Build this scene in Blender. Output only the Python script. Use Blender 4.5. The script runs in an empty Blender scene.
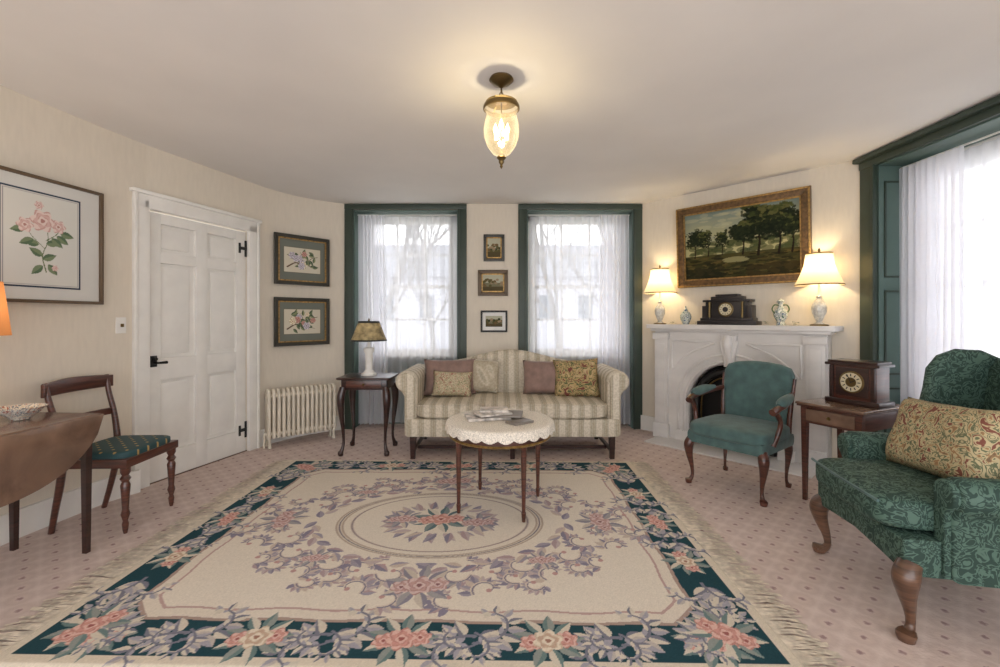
import bpy, bmesh, math, random
import numpy as np
from mathutils import Vector, Matrix
random.seed(4)
S=bpy.context.scene
COL=S.collection
pi=math.pi
def l1(v):
    v=v/255.0
    return v/12.92 if v<=0.04045 else ((v+0.055)/1.055)**2.4
def lin(c): return (l1(c[0]),l1(c[1]),l1(c[2]))
# ---------------------------------------------------------------- materials
def nt(name):
    m=bpy.data.materials.new(name); m.use_nodes=True
    t=m.node_tree; b=t.nodes['Principled BSDF']; return m,t,b
def N(t,typ,**kw):
    n=t.nodes.new(typ)
    for k,v in kw.items(): setattr(n,k,v)
    return n
def coords(t,scale=(1,1,1),rot=(0,0,0)):
    tc=N(t,'ShaderNodeTexCoord'); mp=N(t,'ShaderNodeMapping')
    mp.inputs['Scale'].default_value=scale; mp.inputs['Rotation'].default_value=rot
    t.links.new(tc.outputs['Object'],mp.inputs['Vector']); return mp.outputs['Vector']
def ramp(t,fac,stops,interp='LINEAR'):
    r=N(t,'ShaderNodeValToRGB'); r.color_ramp.interpolation=interp
    e=r.color_ramp.elements
    while len(e)<len(stops): e.new(0.5)
    for i,(p,c) in enumerate(stops):
        e[i].position=p; e[i].color=(*lin(c),1)
    t.links.new(fac,r.inputs['Fac']); return r.outputs['Color']
def bumpit(t,b,h,strength,dist=0.01):
    bp=N(t,'ShaderNodeBump'); bp.inputs['Strength'].default_value=strength; bp.inputs['Distance'].default_value=dist
    t.links.new(h,bp.inputs['Height']); t.links.new(bp.outputs['Normal'],b.inputs['Normal'])
def M(name,col,rough=.6,metal=0,var=.08,scale=(6,6,6),bump=0,bscale=80,coat=0,sheen=0):
    m,t,b=nt(name)
    v=coords(t,scale); n=N(t,'ShaderNodeTexNoise'); n.inputs['Scale'].default_value=1; n.inputs['Detail'].default_value=4
    t.links.new(v,n.inputs['Vector'])
    c0=[max(0,x*(1-var)) for x in col]; c1=[min(255,x*(1+var)) for x in col]
    t.links.new(ramp(t,n.outputs['Fac'],[(.3,c0),(.7,c1)]),b.inputs['Base Color'])
    b.inputs['Roughness'].default_value=rough; b.inputs['Metallic'].default_value=metal
    b.inputs['Coat Weight'].default_value=coat; b.inputs['Sheen Weight'].default_value=sheen
    if bump:
        n2=N(t,'ShaderNodeTexNoise'); n2.inputs['Scale'].default_value=bscale
        t.links.new(coords(t),n2.inputs['Vector']); bumpit(t,b,n2.outputs['Fac'],bump,.004)
    return m
def attr_mat(name,rough=.8,bump=0,bscale=300,spec=.3):
    m,t,b=nt(name); a=N(t,'ShaderNodeAttribute'); a.attribute_name='Col'
    t.links.new(a.outputs['Color'],b.inputs['Base Color']); b.inputs['Roughness'].default_value=rough; b.inputs['Specular IOR Level'].default_value=spec
    if bump:
        n2=N(t,'ShaderNodeTexNoise'); n2.inputs['Scale'].default_value=bscale
        t.links.new(coords(t),n2.inputs['Vector']); bumpit(t,b,n2.outputs['Fac'],bump,.004)
    return m
def stripes(name,axis,per=.115):
    m,t,b=nt(name); tc=N(t,'ShaderNodeTexCoord'); sp=N(t,'ShaderNodeSeparateXYZ')
    t.links.new(tc.outputs['Object'],sp.inputs[0])
    mu=N(t,'ShaderNodeMath',operation='MULTIPLY'); mu.inputs[1].default_value=1/per; t.links.new(sp.outputs[axis],mu.inputs[0])
    fr=N(t,'ShaderNodeMath',operation='FRACT'); t.links.new(mu.outputs[0],fr.inputs[0])
    A=(212,202,184);B=(178,166,144);D=(154,147,128);E_=(200,189,168)
    c=ramp(t,fr.outputs[0],[(0,A),(.26,A),(.30,B),(.36,E_),(.44,D),(.48,E_),(.52,B),(.66,B),(.69,E_),(.74,D),(.78,E_),(.84,A)])
    n3=N(t,'ShaderNodeTexNoise'); n3.inputs['Scale'].default_value=55; n3.inputs['Detail'].default_value=2; t.links.new(tc.outputs['Object'],n3.inputs['Vector'])
    mx=N(t,'ShaderNodeMix',data_type='RGBA'); mx.blend_type='MULTIPLY'; mx.inputs[0].default_value=.4
    t.links.new(c,mx.inputs[6]); t.links.new(ramp(t,n3.outputs['Fac'],[(.42,(205,200,190)),(.55,(255,255,255))]),mx.inputs[7])
    t.links.new(mx.outputs[2],b.inputs['Base Color']); b.inputs['Roughness'].default_value=.7
    n2=N(t,'ShaderNodeTexNoise'); n2.inputs['Scale'].default_value=250; t.links.new(tc.outputs['Object'],n2.inputs['Vector']); bumpit(t,b,n2.outputs['Fac'],.2,.003)
    return m
def damask(name,c0,c1,scale=11):
    m,t,b=nt(name); v=coords(t)
    n=N(t,'ShaderNodeTexNoise'); n.inputs['Scale'].default_value=scale; n.inputs['Detail'].default_value=1.5; n.inputs['Distortion'].default_value=2.2
    t.links.new(v,n.inputs['Vector'])
    st=[(0,0),(.43,0),(.445,1),(.50,1),(.515,0),(.585,0),(.60,1)]
    c=ramp(t,n.outputs['Fac'],[(p,c1 if q else c0) for p,q in st])
    rr=ramp(t,n.outputs['Fac'],[(p,(195,195,195) if q else (228,228,228)) for p,q in st])
    t.links.new(c,b.inputs['Base Color']); t.links.new(rr,b.inputs['Roughness']); b.inputs['Specular IOR Level'].default_value=.35
    n2=N(t,'ShaderNodeTexNoise'); n2.inputs['Scale'].default_value=220; t.links.new(v,n2.inputs['Vector']); bumpit(t,b,n2.outputs['Fac'],.15,.003)
    return m
def floral(name,bg,cols,scale=16):
    m,t,b=nt(name); v=coords(t)
    n=N(t,'ShaderNodeTexNoise'); n.inputs['Scale'].default_value=scale; n.inputs['Detail'].default_value=2; n.inputs['Distortion'].default_value=1.5
    t.links.new(v,n.inputs['Vector'])
    st=[(0,cols[0]),(.38,cols[0]),(.40,bg),(.46,bg),(.48,cols[1]),(.52,cols[1]),(.54,bg),(.60,bg),(.62,cols[2]),(.7,cols[3])]
    t.links.new(ramp(t,n.outputs['Fac'],st),b.inputs['Base Color']); b.inputs['Roughness'].default_value=.85
    bumpit(t,b,n.outputs['Fac'],.25,.01); return m
def wood(name,c0,c1,rough=.3,sc=(3,3,40),coat=.4):
    m,t,b=nt(name); v=coords(t,sc)
    n=N(t,'ShaderNodeTexNoise'); n.inputs['Scale'].default_value=1.5; n.inputs['Detail'].default_value=6; n.inputs['Distortion'].default_value=.6
    t.links.new(v,n.inputs['Vector'])
    t.links.new(ramp(t,n.outputs['Fac'],[(.3,c0),(.7,c1)]),b.inputs['Base Color'])
    b.inputs['Roughness'].default_value=rough; b.inputs['Coat Weight'].default_value=coat; b.inputs['Coat Roughness'].default_value=.2
    return m
m_wall=M('wallpaper',(218,208,192),.85,var=.012,scale=(40,40,8),bump=.06,bscale=120)
m_ceil=M('ceiling_paint',(227,223,218),.9,var=.015,scale=(1.5,1.5,1.5))
m_white=M('white_paint',(230,227,221),.45,var=.02)
m_green=M('green_paint',(52,64,54),.45,var=.05)
m_green2=M('teal_green_paint',(82,103,96),.45,var=.04)
m_mah=wood('mahogany',(52,28,22),(98,54,40))
m_mahl=wood('carved_walnut',(66,46,36),(112,80,60))
m_mahd=wood('dark_mahogany',(28,15,13),(60,32,27))
m_wal=wood('walnut_top',(92,70,58),(140,110,90),.22,sc=(3,30,3))
m_black=M('black_iron',(22,22,22),.5,var=.2)
m_brass=M('antique_brass',(112,94,60),.35,metal=.9,var=.1)
m_gold=M('gilt',(156,124,72),.4,metal=.5,var=.2,scale=(40,40,40))
m_marble=M('white_marble',(220,216,212),.3,var=.05,scale=(2,2,5))
m_rad=M('radiator_paint',(216,206,188),.5,var=.04)
m_teal=M('green_velvet',(70,96,94),.8,var=.12,scale=(14,14,14),sheen=.15,bump=.2,bscale=200)
m_dam=damask('green_damask',(44,65,58),(78,104,92),15)
m_st_x=stripes('stripe_x',0); m_st_y=stripes('stripe_y',1)
m_mauve=M('mauve_fabric',(134,108,98),.7,var=.1,scale=(12,12,12),sheen=.1)
m_tap=floral('tapestry_gold',(172,148,102),[(112,62,52),(86,92,58),(192,170,130),(130,82,58)],14)
m_tap2=floral('tapestry_leaf',(184,168,130),[(120,70,56),(96,100,72),(160,124,84),(112,90,66)],21)
m_crew=floral('floral_cream',(196,182,154),[(146,100,84),(120,120,84),(180,148,120),(146,110,90)],30)
m_lace=M('lace',(220,212,199),.9,var=.14,scale=(120,120,120),bump=.8,bscale=140)
m_fr=M('rug_fringe',(206,194,176),.9,var=.12,scale=(30,30,30))
m_attr=attr_mat('painted_surface',.6,spec=.12)
m_rug=attr_mat('rug_pile',.95,.5,260,.1)
m_paper=M('paper',(226,224,220),.6,var=.04)
m_blkmar=M('black_slate',(34,30,32),.3,var=.25)
m_blue=floral('blue_white_porcelain',(216,218,212),[(50,80,120),(60,100,90),(212,216,208),(80,110,140)],26)
m_bowl=floral('imari_porcelain',(222,214,200),[(150,80,60),(70,90,110),(214,206,190),(160,120,70)],32)
m_leaf=M('ivy_leaf',(66,92,50),.6,var=.2)
m_branch=M('bark',(104,100,96),.9)
m_ground=M('winter_lawn',(196,198,192),.95,var=.04,scale=(.6,.6,.6))
m_house=M('pale_siding',(176,176,184),.9,var=.03)
m_dial=M('clock_dial',(216,204,172),.4,var=.02)
m_mat=M('picture_mount',(206,206,204),.8,var=.01)
def seat_dots():
    m,t,b=nt('teal_dotted_seat'); v=coords(t,(17,17,17),(0,0,.78)); vo=N(t,'ShaderNodeTexVoronoi'); vo.voronoi_dimensions='2D'; vo.inputs['Randomness'].default_value=0; vo.inputs['Scale'].default_value=1
    t.links.new(v,vo.inputs['Vector'])
    t.links.new(ramp(t,vo.outputs['Distance'],[(0,(196,160,90)),(.12,(170,140,84)),(.17,(34,68,72)),(1,(34,68,72))]),b.inputs['Base Color']); b.inputs['Roughness'].default_value=.6
    return m
m_seatd=seat_dots()
def shade_mat(name,col,em,es):
    m,t,b=nt(name); t.nodes.remove(b); out=t.nodes['Material Output']
    d=N(t,'ShaderNodeBsdfDiffuse'); tr=N(t,'ShaderNodeBsdfTranslucent'); e=N(t,'ShaderNodeEmission')
    n=N(t,'ShaderNodeTexNoise'); n.inputs['Scale'].default_value=60; t.links.new(coords(t),n.inputs['Vector'])
    c=ramp(t,n.outputs['Fac'],[(.2,[x*.97 for x in col]),(.8,col)])
    t.links.new(c,d.inputs[0]); t.links.new(c,tr.inputs[0]); e.inputs[0].default_value=(*lin(em),1); e.inputs[1].default_value=es
    mx=N(t,'ShaderNodeMixShader'); mx.inputs[0].default_value=.35; t.links.new(d.outputs[0],mx.inputs[1]); t.links.new(tr.outputs[0],mx.inputs[2])
    ad=N(t,'ShaderNodeAddShader'); t.links.new(mx.outputs[0],ad.inputs[0]); t.links.new(e.outputs[0],ad.inputs[1]); t.links.new(ad.outputs[0],out.inputs[0])
    return m
m_shade=shade_mat('lit_shade',(226,214,186),(255,224,176),.08)
m_shade2=shade_mat('amber_shade',(170,120,80),(255,170,100),.10)
def emis(name,col,s):
    m,t,b=nt(name); b.inputs['Base Color'].default_value=(*lin(col),1); b.inputs['Emission Color'].default_value=(*lin(col),1); b.inputs['Emission Strength'].default_value=s; return m
m_bulb=emis('bulb',(255,224,170),8)
def sheer(name,tr_amt,col=(250,250,254)):
    m,t,b=nt(name); t.nodes.remove(b); out=t.nodes['Material Output']
    d=N(t,'ShaderNodeBsdfDiffuse'); tl=N(t,'ShaderNodeBsdfTranslucent'); tp=N(t,'ShaderNodeBsdfTransparent')
    n=N(t,'ShaderNodeTexNoise'); n.inputs['Scale'].default_value=40; t.links.new(coords(t),n.inputs['Vector'])
    c=ramp(t,n.outputs['Fac'],[(.2,[x*.98 for x in col]),(.8,col)])
    t.links.new(c,d.inputs[0]); t.links.new(c,tl.inputs[0])
    a=N(t,'ShaderNodeMixShader'); a.inputs[0].default_value=.6; t.links.new(d.outputs[0],a.inputs[1]); t.links.new(tl.outputs[0],a.inputs[2])
    x=N(t,'ShaderNodeMixShader'); x.inputs[0].default_value=tr_amt; t.links.new(a.outputs[0],x.inputs[1]); t.links.new(tp.outputs[0],x.inputs[2])
    t.links.new(x.outputs[0],out.inputs[0]); return m
m_sheer=sheer('sheer_voile',.45); m_sheer2=sheer('gathered_voile',.28); m_sheer3=sheer('window_voile',.30)
def glassy(name,tint,g=.12):
    m,t,b=nt(name); t.nodes.remove(b); out=t.nodes['Material Output']
    tp=N(t,'ShaderNodeBsdfTransparent'); tp.inputs[0].default_value=(*lin(tint),1); gl=N(t,'ShaderNodeBsdfGlossy'); gl.inputs['Roughness'].default_value=.08
    tl=N(t,'ShaderNodeBsdfTranslucent'); tl.inputs[0].default_value=(.95,.86,.7,1)
    lw=N(t,'ShaderNodeLayerWeight'); lw.inputs[0].default_value=.3
    ma=N(t,'ShaderNodeMath',operation='MULTIPLY_ADD'); ma.inputs[1].default_value=.12; ma.inputs[2].default_value=.04; t.links.new(lw.outputs['Facing'],ma.inputs[0])
    a=N(t,'ShaderNodeMixShader'); t.links.new(ma.outputs[0],a.inputs[0]); t.links.new(tp.outputs[0],a.inputs[1]); t.links.new(tl.outputs[0],a.inputs[2])
    mt=N(t,'ShaderNodeMath',operation='MULTIPLY_ADD'); mt.inputs[1].default_value=.5; mt.inputs[2].default_value=g; t.links.new(lw.outputs['Facing'],mt.inputs[0])
    x=N(t,'ShaderNodeMixShader'); t.links.new(mt.outputs[0],x.inputs[0]); t.links.new(a.outputs[0],x.inputs[1]); t.links.new(gl.outputs[0],x.inputs[2]); t.links.new(x.outputs[0],out.inputs[0]); return m
m_glass=glassy('lantern_glass',(238,234,220),.05)
def carpet():
    m,t,b=nt('carpet_rosette'); tc=N(t,'ShaderNodeTexCoord'); v=coords(t,(8.4,8.4,8.4),(0,0,pi/4))
    vo=N(t,'ShaderNodeTexVoronoi'); vo.voronoi_dimensions='2D'; vo.inputs['Randomness'].default_value=0; vo.inputs['Scale'].default_value=1; t.links.new(v,vo.inputs['Vector'])
    n=N(t,'ShaderNodeTexNoise'); n.inputs['Scale'].default_value=70; n.inputs['Detail'].default_value=4; t.links.new(tc.outputs['Object'],n.inputs['Vector'])
    ad=N(t,'ShaderNodeMath',operation='MULTIPLY_ADD'); ad.inputs[1].default_value=.26; t.links.new(n.outputs['Fac'],ad.inputs[0]); t.links.new(vo.outputs['Distance'],ad.inputs[2])
    c=ramp(t,ad.outputs[0],[(0,(136,110,114)),(.20,(160,134,132)),(.27,(204,184,174)),(.5,(196,176,167)),(.75,(210,192,183))])
    t.links.new(c,b.inputs['Base Color']); b.inputs['Roughness'].default_value=.95; bumpit(t,b,n.outputs['Fac'],.4,.005); return m
m_carpet=carpet()
# ---------------------------------------------------------------- mesh helpers
def fin(o,mat,p,loc,rot,sm=40):
    COL.objects.link(o); me=o.data
    if mat: me.materials.append(mat)
    if sm:
        me.polygons.foreach_set('use_smooth',[True]*len(me.polygons)); me.set_sharp_from_angle(angle=math.radians(sm))
    o.location=loc; o.rotation_euler=rot
    if p: o.parent=p
    return o
def mesh(name,vs,fs,mat,p=None,loc=(0,0,0),rot=(0,0,0),sm=40):
    me=bpy.data.meshes.new(name); bm=bmesh.new()
    bv=[bm.verts.new(v) for v in vs]
    for f in fs:
        try: bm.faces.new([bv[i] for i in f])
        except ValueError: pass
    bmesh.ops.recalc_face_normals(bm,faces=bm.faces); bm.to_mesh(me); bm.free()
    return fin(bpy.data.objects.new(name,me),mat,p,loc,rot,sm)
def E(name,loc=(0,0,0),rz=0):
    o=bpy.data.objects.new(name,None); COL.objects.link(o); o.location=loc; o.rotation_euler=(0,0,rz); o.empty_display_size=.1; return o
def box(name,c,s,mat,p=None,bev=0,rot=(0,0,0)):
    me=bpy.data.meshes.new(name); bm=bmesh.new(); bmesh.ops.create_cube(bm,size=1)
    for v in bm.verts: v.co=Vector((v.co.x*s[0],v.co.y*s[1],v.co.z*s[2]))
    if bev: bmesh.ops.bevel(bm,geom=bm.edges[:],offset=bev,segments=2,affect='EDGES',profile=.6)
    bm.to_mesh(me); bm.free()
    return fin(bpy.data.objects.new(name,me),mat,p,c,rot,30)
def lathe(name,prof,mat,p=None,loc=(0,0,0),n=28,rot=(0,0,0),flute=0,nf=0):
    vs=[];fs=[]
    for r,z in prof:
        for i in range(n):
            a=2*pi*i/n; rr=max(r,.0004)*(1+flute*math.cos(nf*a)); vs.append((rr*math.cos(a),rr*math.sin(a),z))
    for k in range(len(prof)-1):
        for i in range(n):
            j=(i+1)%n; fs.append((k*n+i,k*n+j,(k+1)*n+j,(k+1)*n+i))
    if prof[0][0]>.002 and not name.startswith(('shade','glass')): fs.append(tuple(range(n)))
    if prof[-1][0]>.002 and not name.startswith(('shade','glass')): fs.append(tuple(range((len(prof)-1)*n,len(prof)*n)))
    return mesh(name,vs,fs,mat,p,loc,rot,45)
def cat(pts,m=6):
    pts=[np.array(q,float) for q in pts]; P=[2*pts[0]-pts[1]]+pts+[2*pts[-1]-pts[-2]]; out=[]
    for i in range(1,len(P)-2):
        a,b,c,d=P[i-1:i+3]
        for k in range(m):
            t=k/m; out.append(.5*((2*b)+(-a+c)*t+(2*a-5*b+4*c-d)*t*t+(-a+3*b-3*c+d)*t**3))
    out.append(P[-2]); return out
def tube(name,pts,rads,mat,p=None,n=10,loc=(0,0,0),rot=(0,0,0),m=5,sq=1.0):
    q=cat([tuple(a)+(r,) for a,r in zip(pts,rads)],m)
    P=[Vector(a[:3]) for a in q]; R=[max(a[3],.001) for a in q]; vs=[];fs=[]
    T=(P[1]-P[0]).normalized(); up=Vector((0,1,0)) if abs(T.y)<.8 else Vector((1,0,0)); X=T.cross(up).normalized()
    for i,pt in enumerate(P):
        T=(P[min(i+1,len(P)-1)]-P[max(i-1,0)]).normalized(); X=(X-T*X.dot(T)).normalized(); Y=T.cross(X)
        for k in range(n):
            a=2*pi*k/n+pi/4
            vs.append(pt+X*math.cos(a)*R[i]+Y*math.sin(a)*R[i]*sq)
    for i in range(len(P)-1):
        for k in range(n):
            j=(k+1)%n; fs.append((i*n+k,i*n+j,(i+1)*n+j,(i+1)*n+k))
    fs.append(tuple(range(n))); fs.append(tuple(range((len(P)-1)*n,len(P)*n)))
    return mesh(name,vs,fs,mat,p,loc,rot,50)
def slab(name,ol,t,r,mat,p=None,loc=(0,0,0),rot=(0,0,0),seg=4,fold=None):
    ol=[Vector((a[0],a[1])) for a in ol]; n=len(ol)
    A=sum(ol[i].x*ol[(i+1)%n].y-ol[(i+1)%n].x*ol[i].y for i in range(n))
    if A<0: ol.reverse()
    nm=[]
    for i in range(n):
        d=((ol[i]-ol[i-1]).normalized()+(ol[(i+1)%n]-ol[i]).normalized())
        d=d.normalized() if d.length>1e-6 else Vector((1,0)); nm.append(Vector((-d.y,d.x)))
    rings=[]
    for k in range(seg+1):
        a=k/seg*pi/2; rings.append((r*(1-math.sin(a)),-t/2+r*(1-math.cos(a))))
    rings+= [(i_,-y_) for i_,y_ in reversed(rings)]
    vs=[];fs=[]
    for ins,y in rings:
        for i in range(n):
            q=ol[i]+nm[i]*ins; vs.append((q.x,y,q.y))
    if fold: vs=[fold(*v) for v in vs]
    for k in range(len(rings)-1):
        for i in range(n):
            j=(i+1)%n; fs.append((k*n+i,k*n+j,(k+1)*n+j,(k+1)*n+i))
    fs.append(tuple(range(n))); fs.append(tuple(range((len(rings)-1)*n,len(rings)*n)))
    return mesh(name,vs,fs,mat,p,loc,rot,50)
def cushion(name,c,s,mat,p=None,k=7,rot=(0,0,0),n=14):
    me=bpy.data.meshes.new(name); bm=bmesh.new(); bmesh.ops.create_cube(bm,size=2)
    bmesh.ops.subdivide_edges(bm,edges=bm.edges[:],cuts=n,use_grid_fill=True)
    for v in bm.verts:
        q=v.co; L=(abs(q.x)**k+abs(q.y)**k+abs(q.z)**k)**(1/k)
        x,y,z=q.x/L,q.y/L,q.z/L
        z*= .84+.16*max(0,1-x*x)*max(0,1-y*y)**.5
        v.co=Vector((x*s[0]/2,y*s[1]/2,z*s[2]/2))
    bm.to_mesh(me); bm.free(); return fin(bpy.data.objects.new(name,me),mat,p,c,rot,80)
def pillow(name,c,w,h,t,mat,p=None,rot=(0,0,0),n=16):
    vs=[];fs=[]
    for sgn in (-1,1):
        for j in range(n+1):
            for i in range(n+1):
                u=-1+2*i/n; v=-1+2*j/n
                th=t/2*((1-u**4)*(1-v**4))**.45
                vs.append((w/2*u*(1-.06*(1-v*v)),sgn*th+.004*math.sin(7*u+5*v),h/2*v*(1-.07*(1-u*u))))
    o=(n+1)**2
    for s_ in (0,1):
        for j in range(n):
            for i in range(n):
                a=s_*o+j*(n+1)+i; fs.append((a,a+1,a+n+2,a+n+1))
    me=bpy.data.meshes.new(name); bm=bmesh.new(); bv=[bm.verts.new(v) for v in vs]
    for f in fs: bm.faces.new([bv[i] for i in f])
    bmesh.ops.remove_doubles(bm,verts=bm.verts,dist=.0005); bmesh.ops.recalc_face_normals(bm,faces=bm.faces); bm.to_mesh(me); bm.free()
    return fin(bpy.data.objects.new(name,me),mat,p,c,rot,80)
def polywall(name,pts,z0,z1,th,mat):
    P=[Vector(q) for q in pts]; n=len(P); off=[]
    for i in range(n):
        d=(P[min(i+1,n-1)]-P[max(i-1,0)]).normalized(); off.append(P[i]+Vector((-d.y,d.x))*th)
    vs=[]
    for q,o in zip(P,off): vs+=[(q.x,q.y,z0),(q.x,q.y,z1),(o.x,o.y,z1),(o.x,o.y,z0)]
    fs=[(0,1,2,3),tuple(4*(n-1)+k for k in range(4))]
    for i in range(n-1):
        for k in range(4):
            l=(k+1)%4; fs.append((4*i+k,4*i+l,4*i+4+l,4*i+4+k))
    return mesh(name,vs,fs,mat,sm=30)
# ---------------------------------------------------------------- canvas
class Cv:
    def __init__(s,W,H,res,bg):
        s.W,s.H=W,H; s.nx=int(round(W/res))+1; s.ny=int(round(H/res))+1
        s.x=np.linspace(-W/2,W/2,s.nx); s.y=np.linspace(-H/2,H/2,s.ny); s.res=W/(s.nx-1)
        s.im=np.zeros((s.ny,s.nx,3),np.float32); s.im[:]=lin(bg)
    def win(s,cx,cy,r):
        i0=np.searchsorted(s.x,cx-r); i1=np.searchsorted(s.x,cx+r); j0=np.searchsorted(s.y,cy-r); j1=np.searchsorted(s.y,cy+r)
        if i1<=i0 or j1<=j0: return None
        X,Y=np.meshgrid(s.x[i0:i1],s.y[j0:j1]); return s.im[j0:j1,i0:i1],X-cx,Y-cy
    def ell(s,cx,cy,rx,ry,col,a=0,al=1.0):
        w=s.win(cx,cy,max(rx,ry)+.002)
        if not w: return
        im,X,Y=w; c,sn=math.cos(a),math.sin(a); u=(X*c+Y*sn)/rx; v=(-X*sn+Y*c)/ry
        m=(u*u+v*v<1); im[m]=im[m]*(1-al)+np.array(lin(col))*al
    def leaf(s,cx,cy,a,L,wd,col,col2=None):
        w=s.win(cx,cy,L+.003)
        if not w: return
        im,X,Y=w; c,sn=math.cos(a),math.sin(a); u=(X*c+Y*sn)/L; v=(-X*sn+Y*c)
        env=wd*np.sin(pi*np.clip(u,0,1)**.8); m=(u>0)&(u<1)&(np.abs(v)<env)
        im[m]=lin(col)
        if col2 is not None:
            im[m&(v>env*.15)]=lin(col2)
    def rose(s,cx,cy,r,c,ph=0):
        w=s.win(cx,cy,r*1.25)
        if not w: return
        im,X,Y=w; R=np.hypot(X,Y)/r; T=np.arctan2(Y,X)+ph
        for k,(rad,co,np_) in enumerate([(1.0,c[0],6),(.93,c[1],6),(.72,c[0],5),(.66,c[2],5),(.46,c[0],4),(.40,c[1],4),(.2,c[3],3)]):
            m=R<rad*(1+.14*np.cos(np_*T+k)); im[m]=lin(co)
    def stroke(s,pts,w0,w1,col):
        q=cat([tuple(a) for a in pts],14); n=len(q)
        for i,a in enumerate(q):
            r=w0+(w1-w0)*i/(n-1); s.ell(a[0],a[1],r,r,col)
    def obj(s,name,mat,p=None,loc=(0,0,0),rot=(0,0,0),flat=True,zf=None):
        X,Y=np.meshgrid(s.x,s.y); Z=np.zeros_like(X) if zf is None else zf(X,Y)
        co=np.stack([X,Y,Z] if flat else [X,Z,Y],-1).reshape(-1,3).astype(np.float32)
        nx,ny=s.nx,s.ny; idx=np.arange(nx*ny).reshape(ny,nx)
        q=np.stack([idx[:-1,:-1],idx[:-1,1:],idx[1:,1:],idx[1:,:-1]],-1).reshape(-1,4).astype(np.int32)
        me=bpy.data.meshes.new(name); me.vertices.add(len(co)); me.vertices.foreach_set('co',co.ravel())
        me.loops.add(q.size); me.loops.foreach_set('vertex_index',q.ravel()); me.polygons.add(len(q))
        me.polygons.foreach_set('loop_start',np.arange(0,q.size,4,dtype=np.int32)); me.update(calc_edges=True)
        at=me.color_attributes.new('Col','FLOAT_COLOR','POINT'); rgba=np.ones((nx*ny,4),np.float32); rgba[:,:3]=s.im.reshape(-1,3); at.data.foreach_set('color',rgba.ravel())
        o=bpy.data.objects.new(name,me); COL.objects.link(o); me.materials.append(mat); o.location=loc; o.rotation_euler=rot
        if p: o.parent=p
        return o
# ================================================================ ROOM
HC=2.7; BY=5.34
mesh('floor',[(-4,-1.6,0),(4,-1.6,0),(4,5.95,0),(-4,5.95,0),(-4,-1.6,-.1),(4,-1.6,-.1),(4,5.95,-.1),(-4,5.95,-.1)],[(0,1,2,3),(4,5,6,7),(0,1,5,4),(1,2,6,5),(2,3,7,6),(3,0,4,7)],m_carpet,sm=0)
box('ceiling',(0,2.2,HC+.05),(8,7.6,.1),m_ceil)
D0=(-2.80,3.52); D1=(-2.53,4.45)
pl=[(-2.99,-1.6),(-2.99,1.0),(-2.97,2.0),(-2.93,2.7),(-2.86,3.2),D0]
pc=[tuple(a) for a in cat([D1,(-2.44,4.72),(-2.30,4.97),(-2.13,5.15),(-1.98,5.26),(-1.864,5.34)],5)]
polywall('wall_left',pl,0,HC,.2,m_wall)
polywall('wall_left_curved',pc,0,HC,.2,m_wall)
polywall('wall_left_door_header',[D0,D1],2.2,HC,.2,m_wall)
WZ=2.63
box('wall_back_pier',(-.0905,BY+.15,HC/2),(.829,.3,HC),m_wall)
box('wall_back_header',(-1.18,BY+.15,(WZ+HC)/2),(1.35,.3,HC-WZ),m_wall)
box('wall_back_header_b',(1.0,BY+.15,(WZ+HC)/2),(1.35,.3,HC-WZ),m_wall)
A=(1.69,BY); B=(3.12,3.82)
LB=math.hypot(B[0]-A[0],B[1]-A[1]); DS=((B[0]-A[0])/LB,(B[1]-A[1])/LB); NS=(DS[1],-DS[0])
if NS[0]>0: NS=(-NS[0],-NS[1])
polywall('wall_fireplace',[A,B],0,HC,.2,m_wall)
box('wall_right_pier',(3.32,3.76,HC/2),(.4,.14,HC),m_wall)
box('wall_right',(3.22,.3,HC/2),(.2,3.8,HC),m_wall)
box('wall_right_header',(3.3,2.95,(2.6+HC)/2),(.36,1.5,HC-2.6),m_wall)
def inset(pts,d):
    P=[Vector(q) for q in pts]; o=[]
    for i in range(len(P)):
        t=(P[min(i+1,len(P)-1)]-P[max(i-1,0)]).normalized(); o.append(tuple(P[i]+Vector((t.y,-t.x))*d))
    return o
polywall('baseboard_left',inset(pl,.025)[:-1]+[tuple(Vector(inset(pl,.025)[-1])-Vector((-.030,.12)))],0,.17,.024,m_white)
polywall('baseboard_left_curved',inset(pc,.025)[1:],0,.17,.024,m_white)
box('baseboard_back',(-.085,BY-.0125,.085),(.6,.024,.17),m_white)
polywall('baseboard_fireplace',inset([A,(A[0]+DS[0]*.2,A[1]+DS[1]*.2)],.025),0,.17,.024,m_white)
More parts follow.
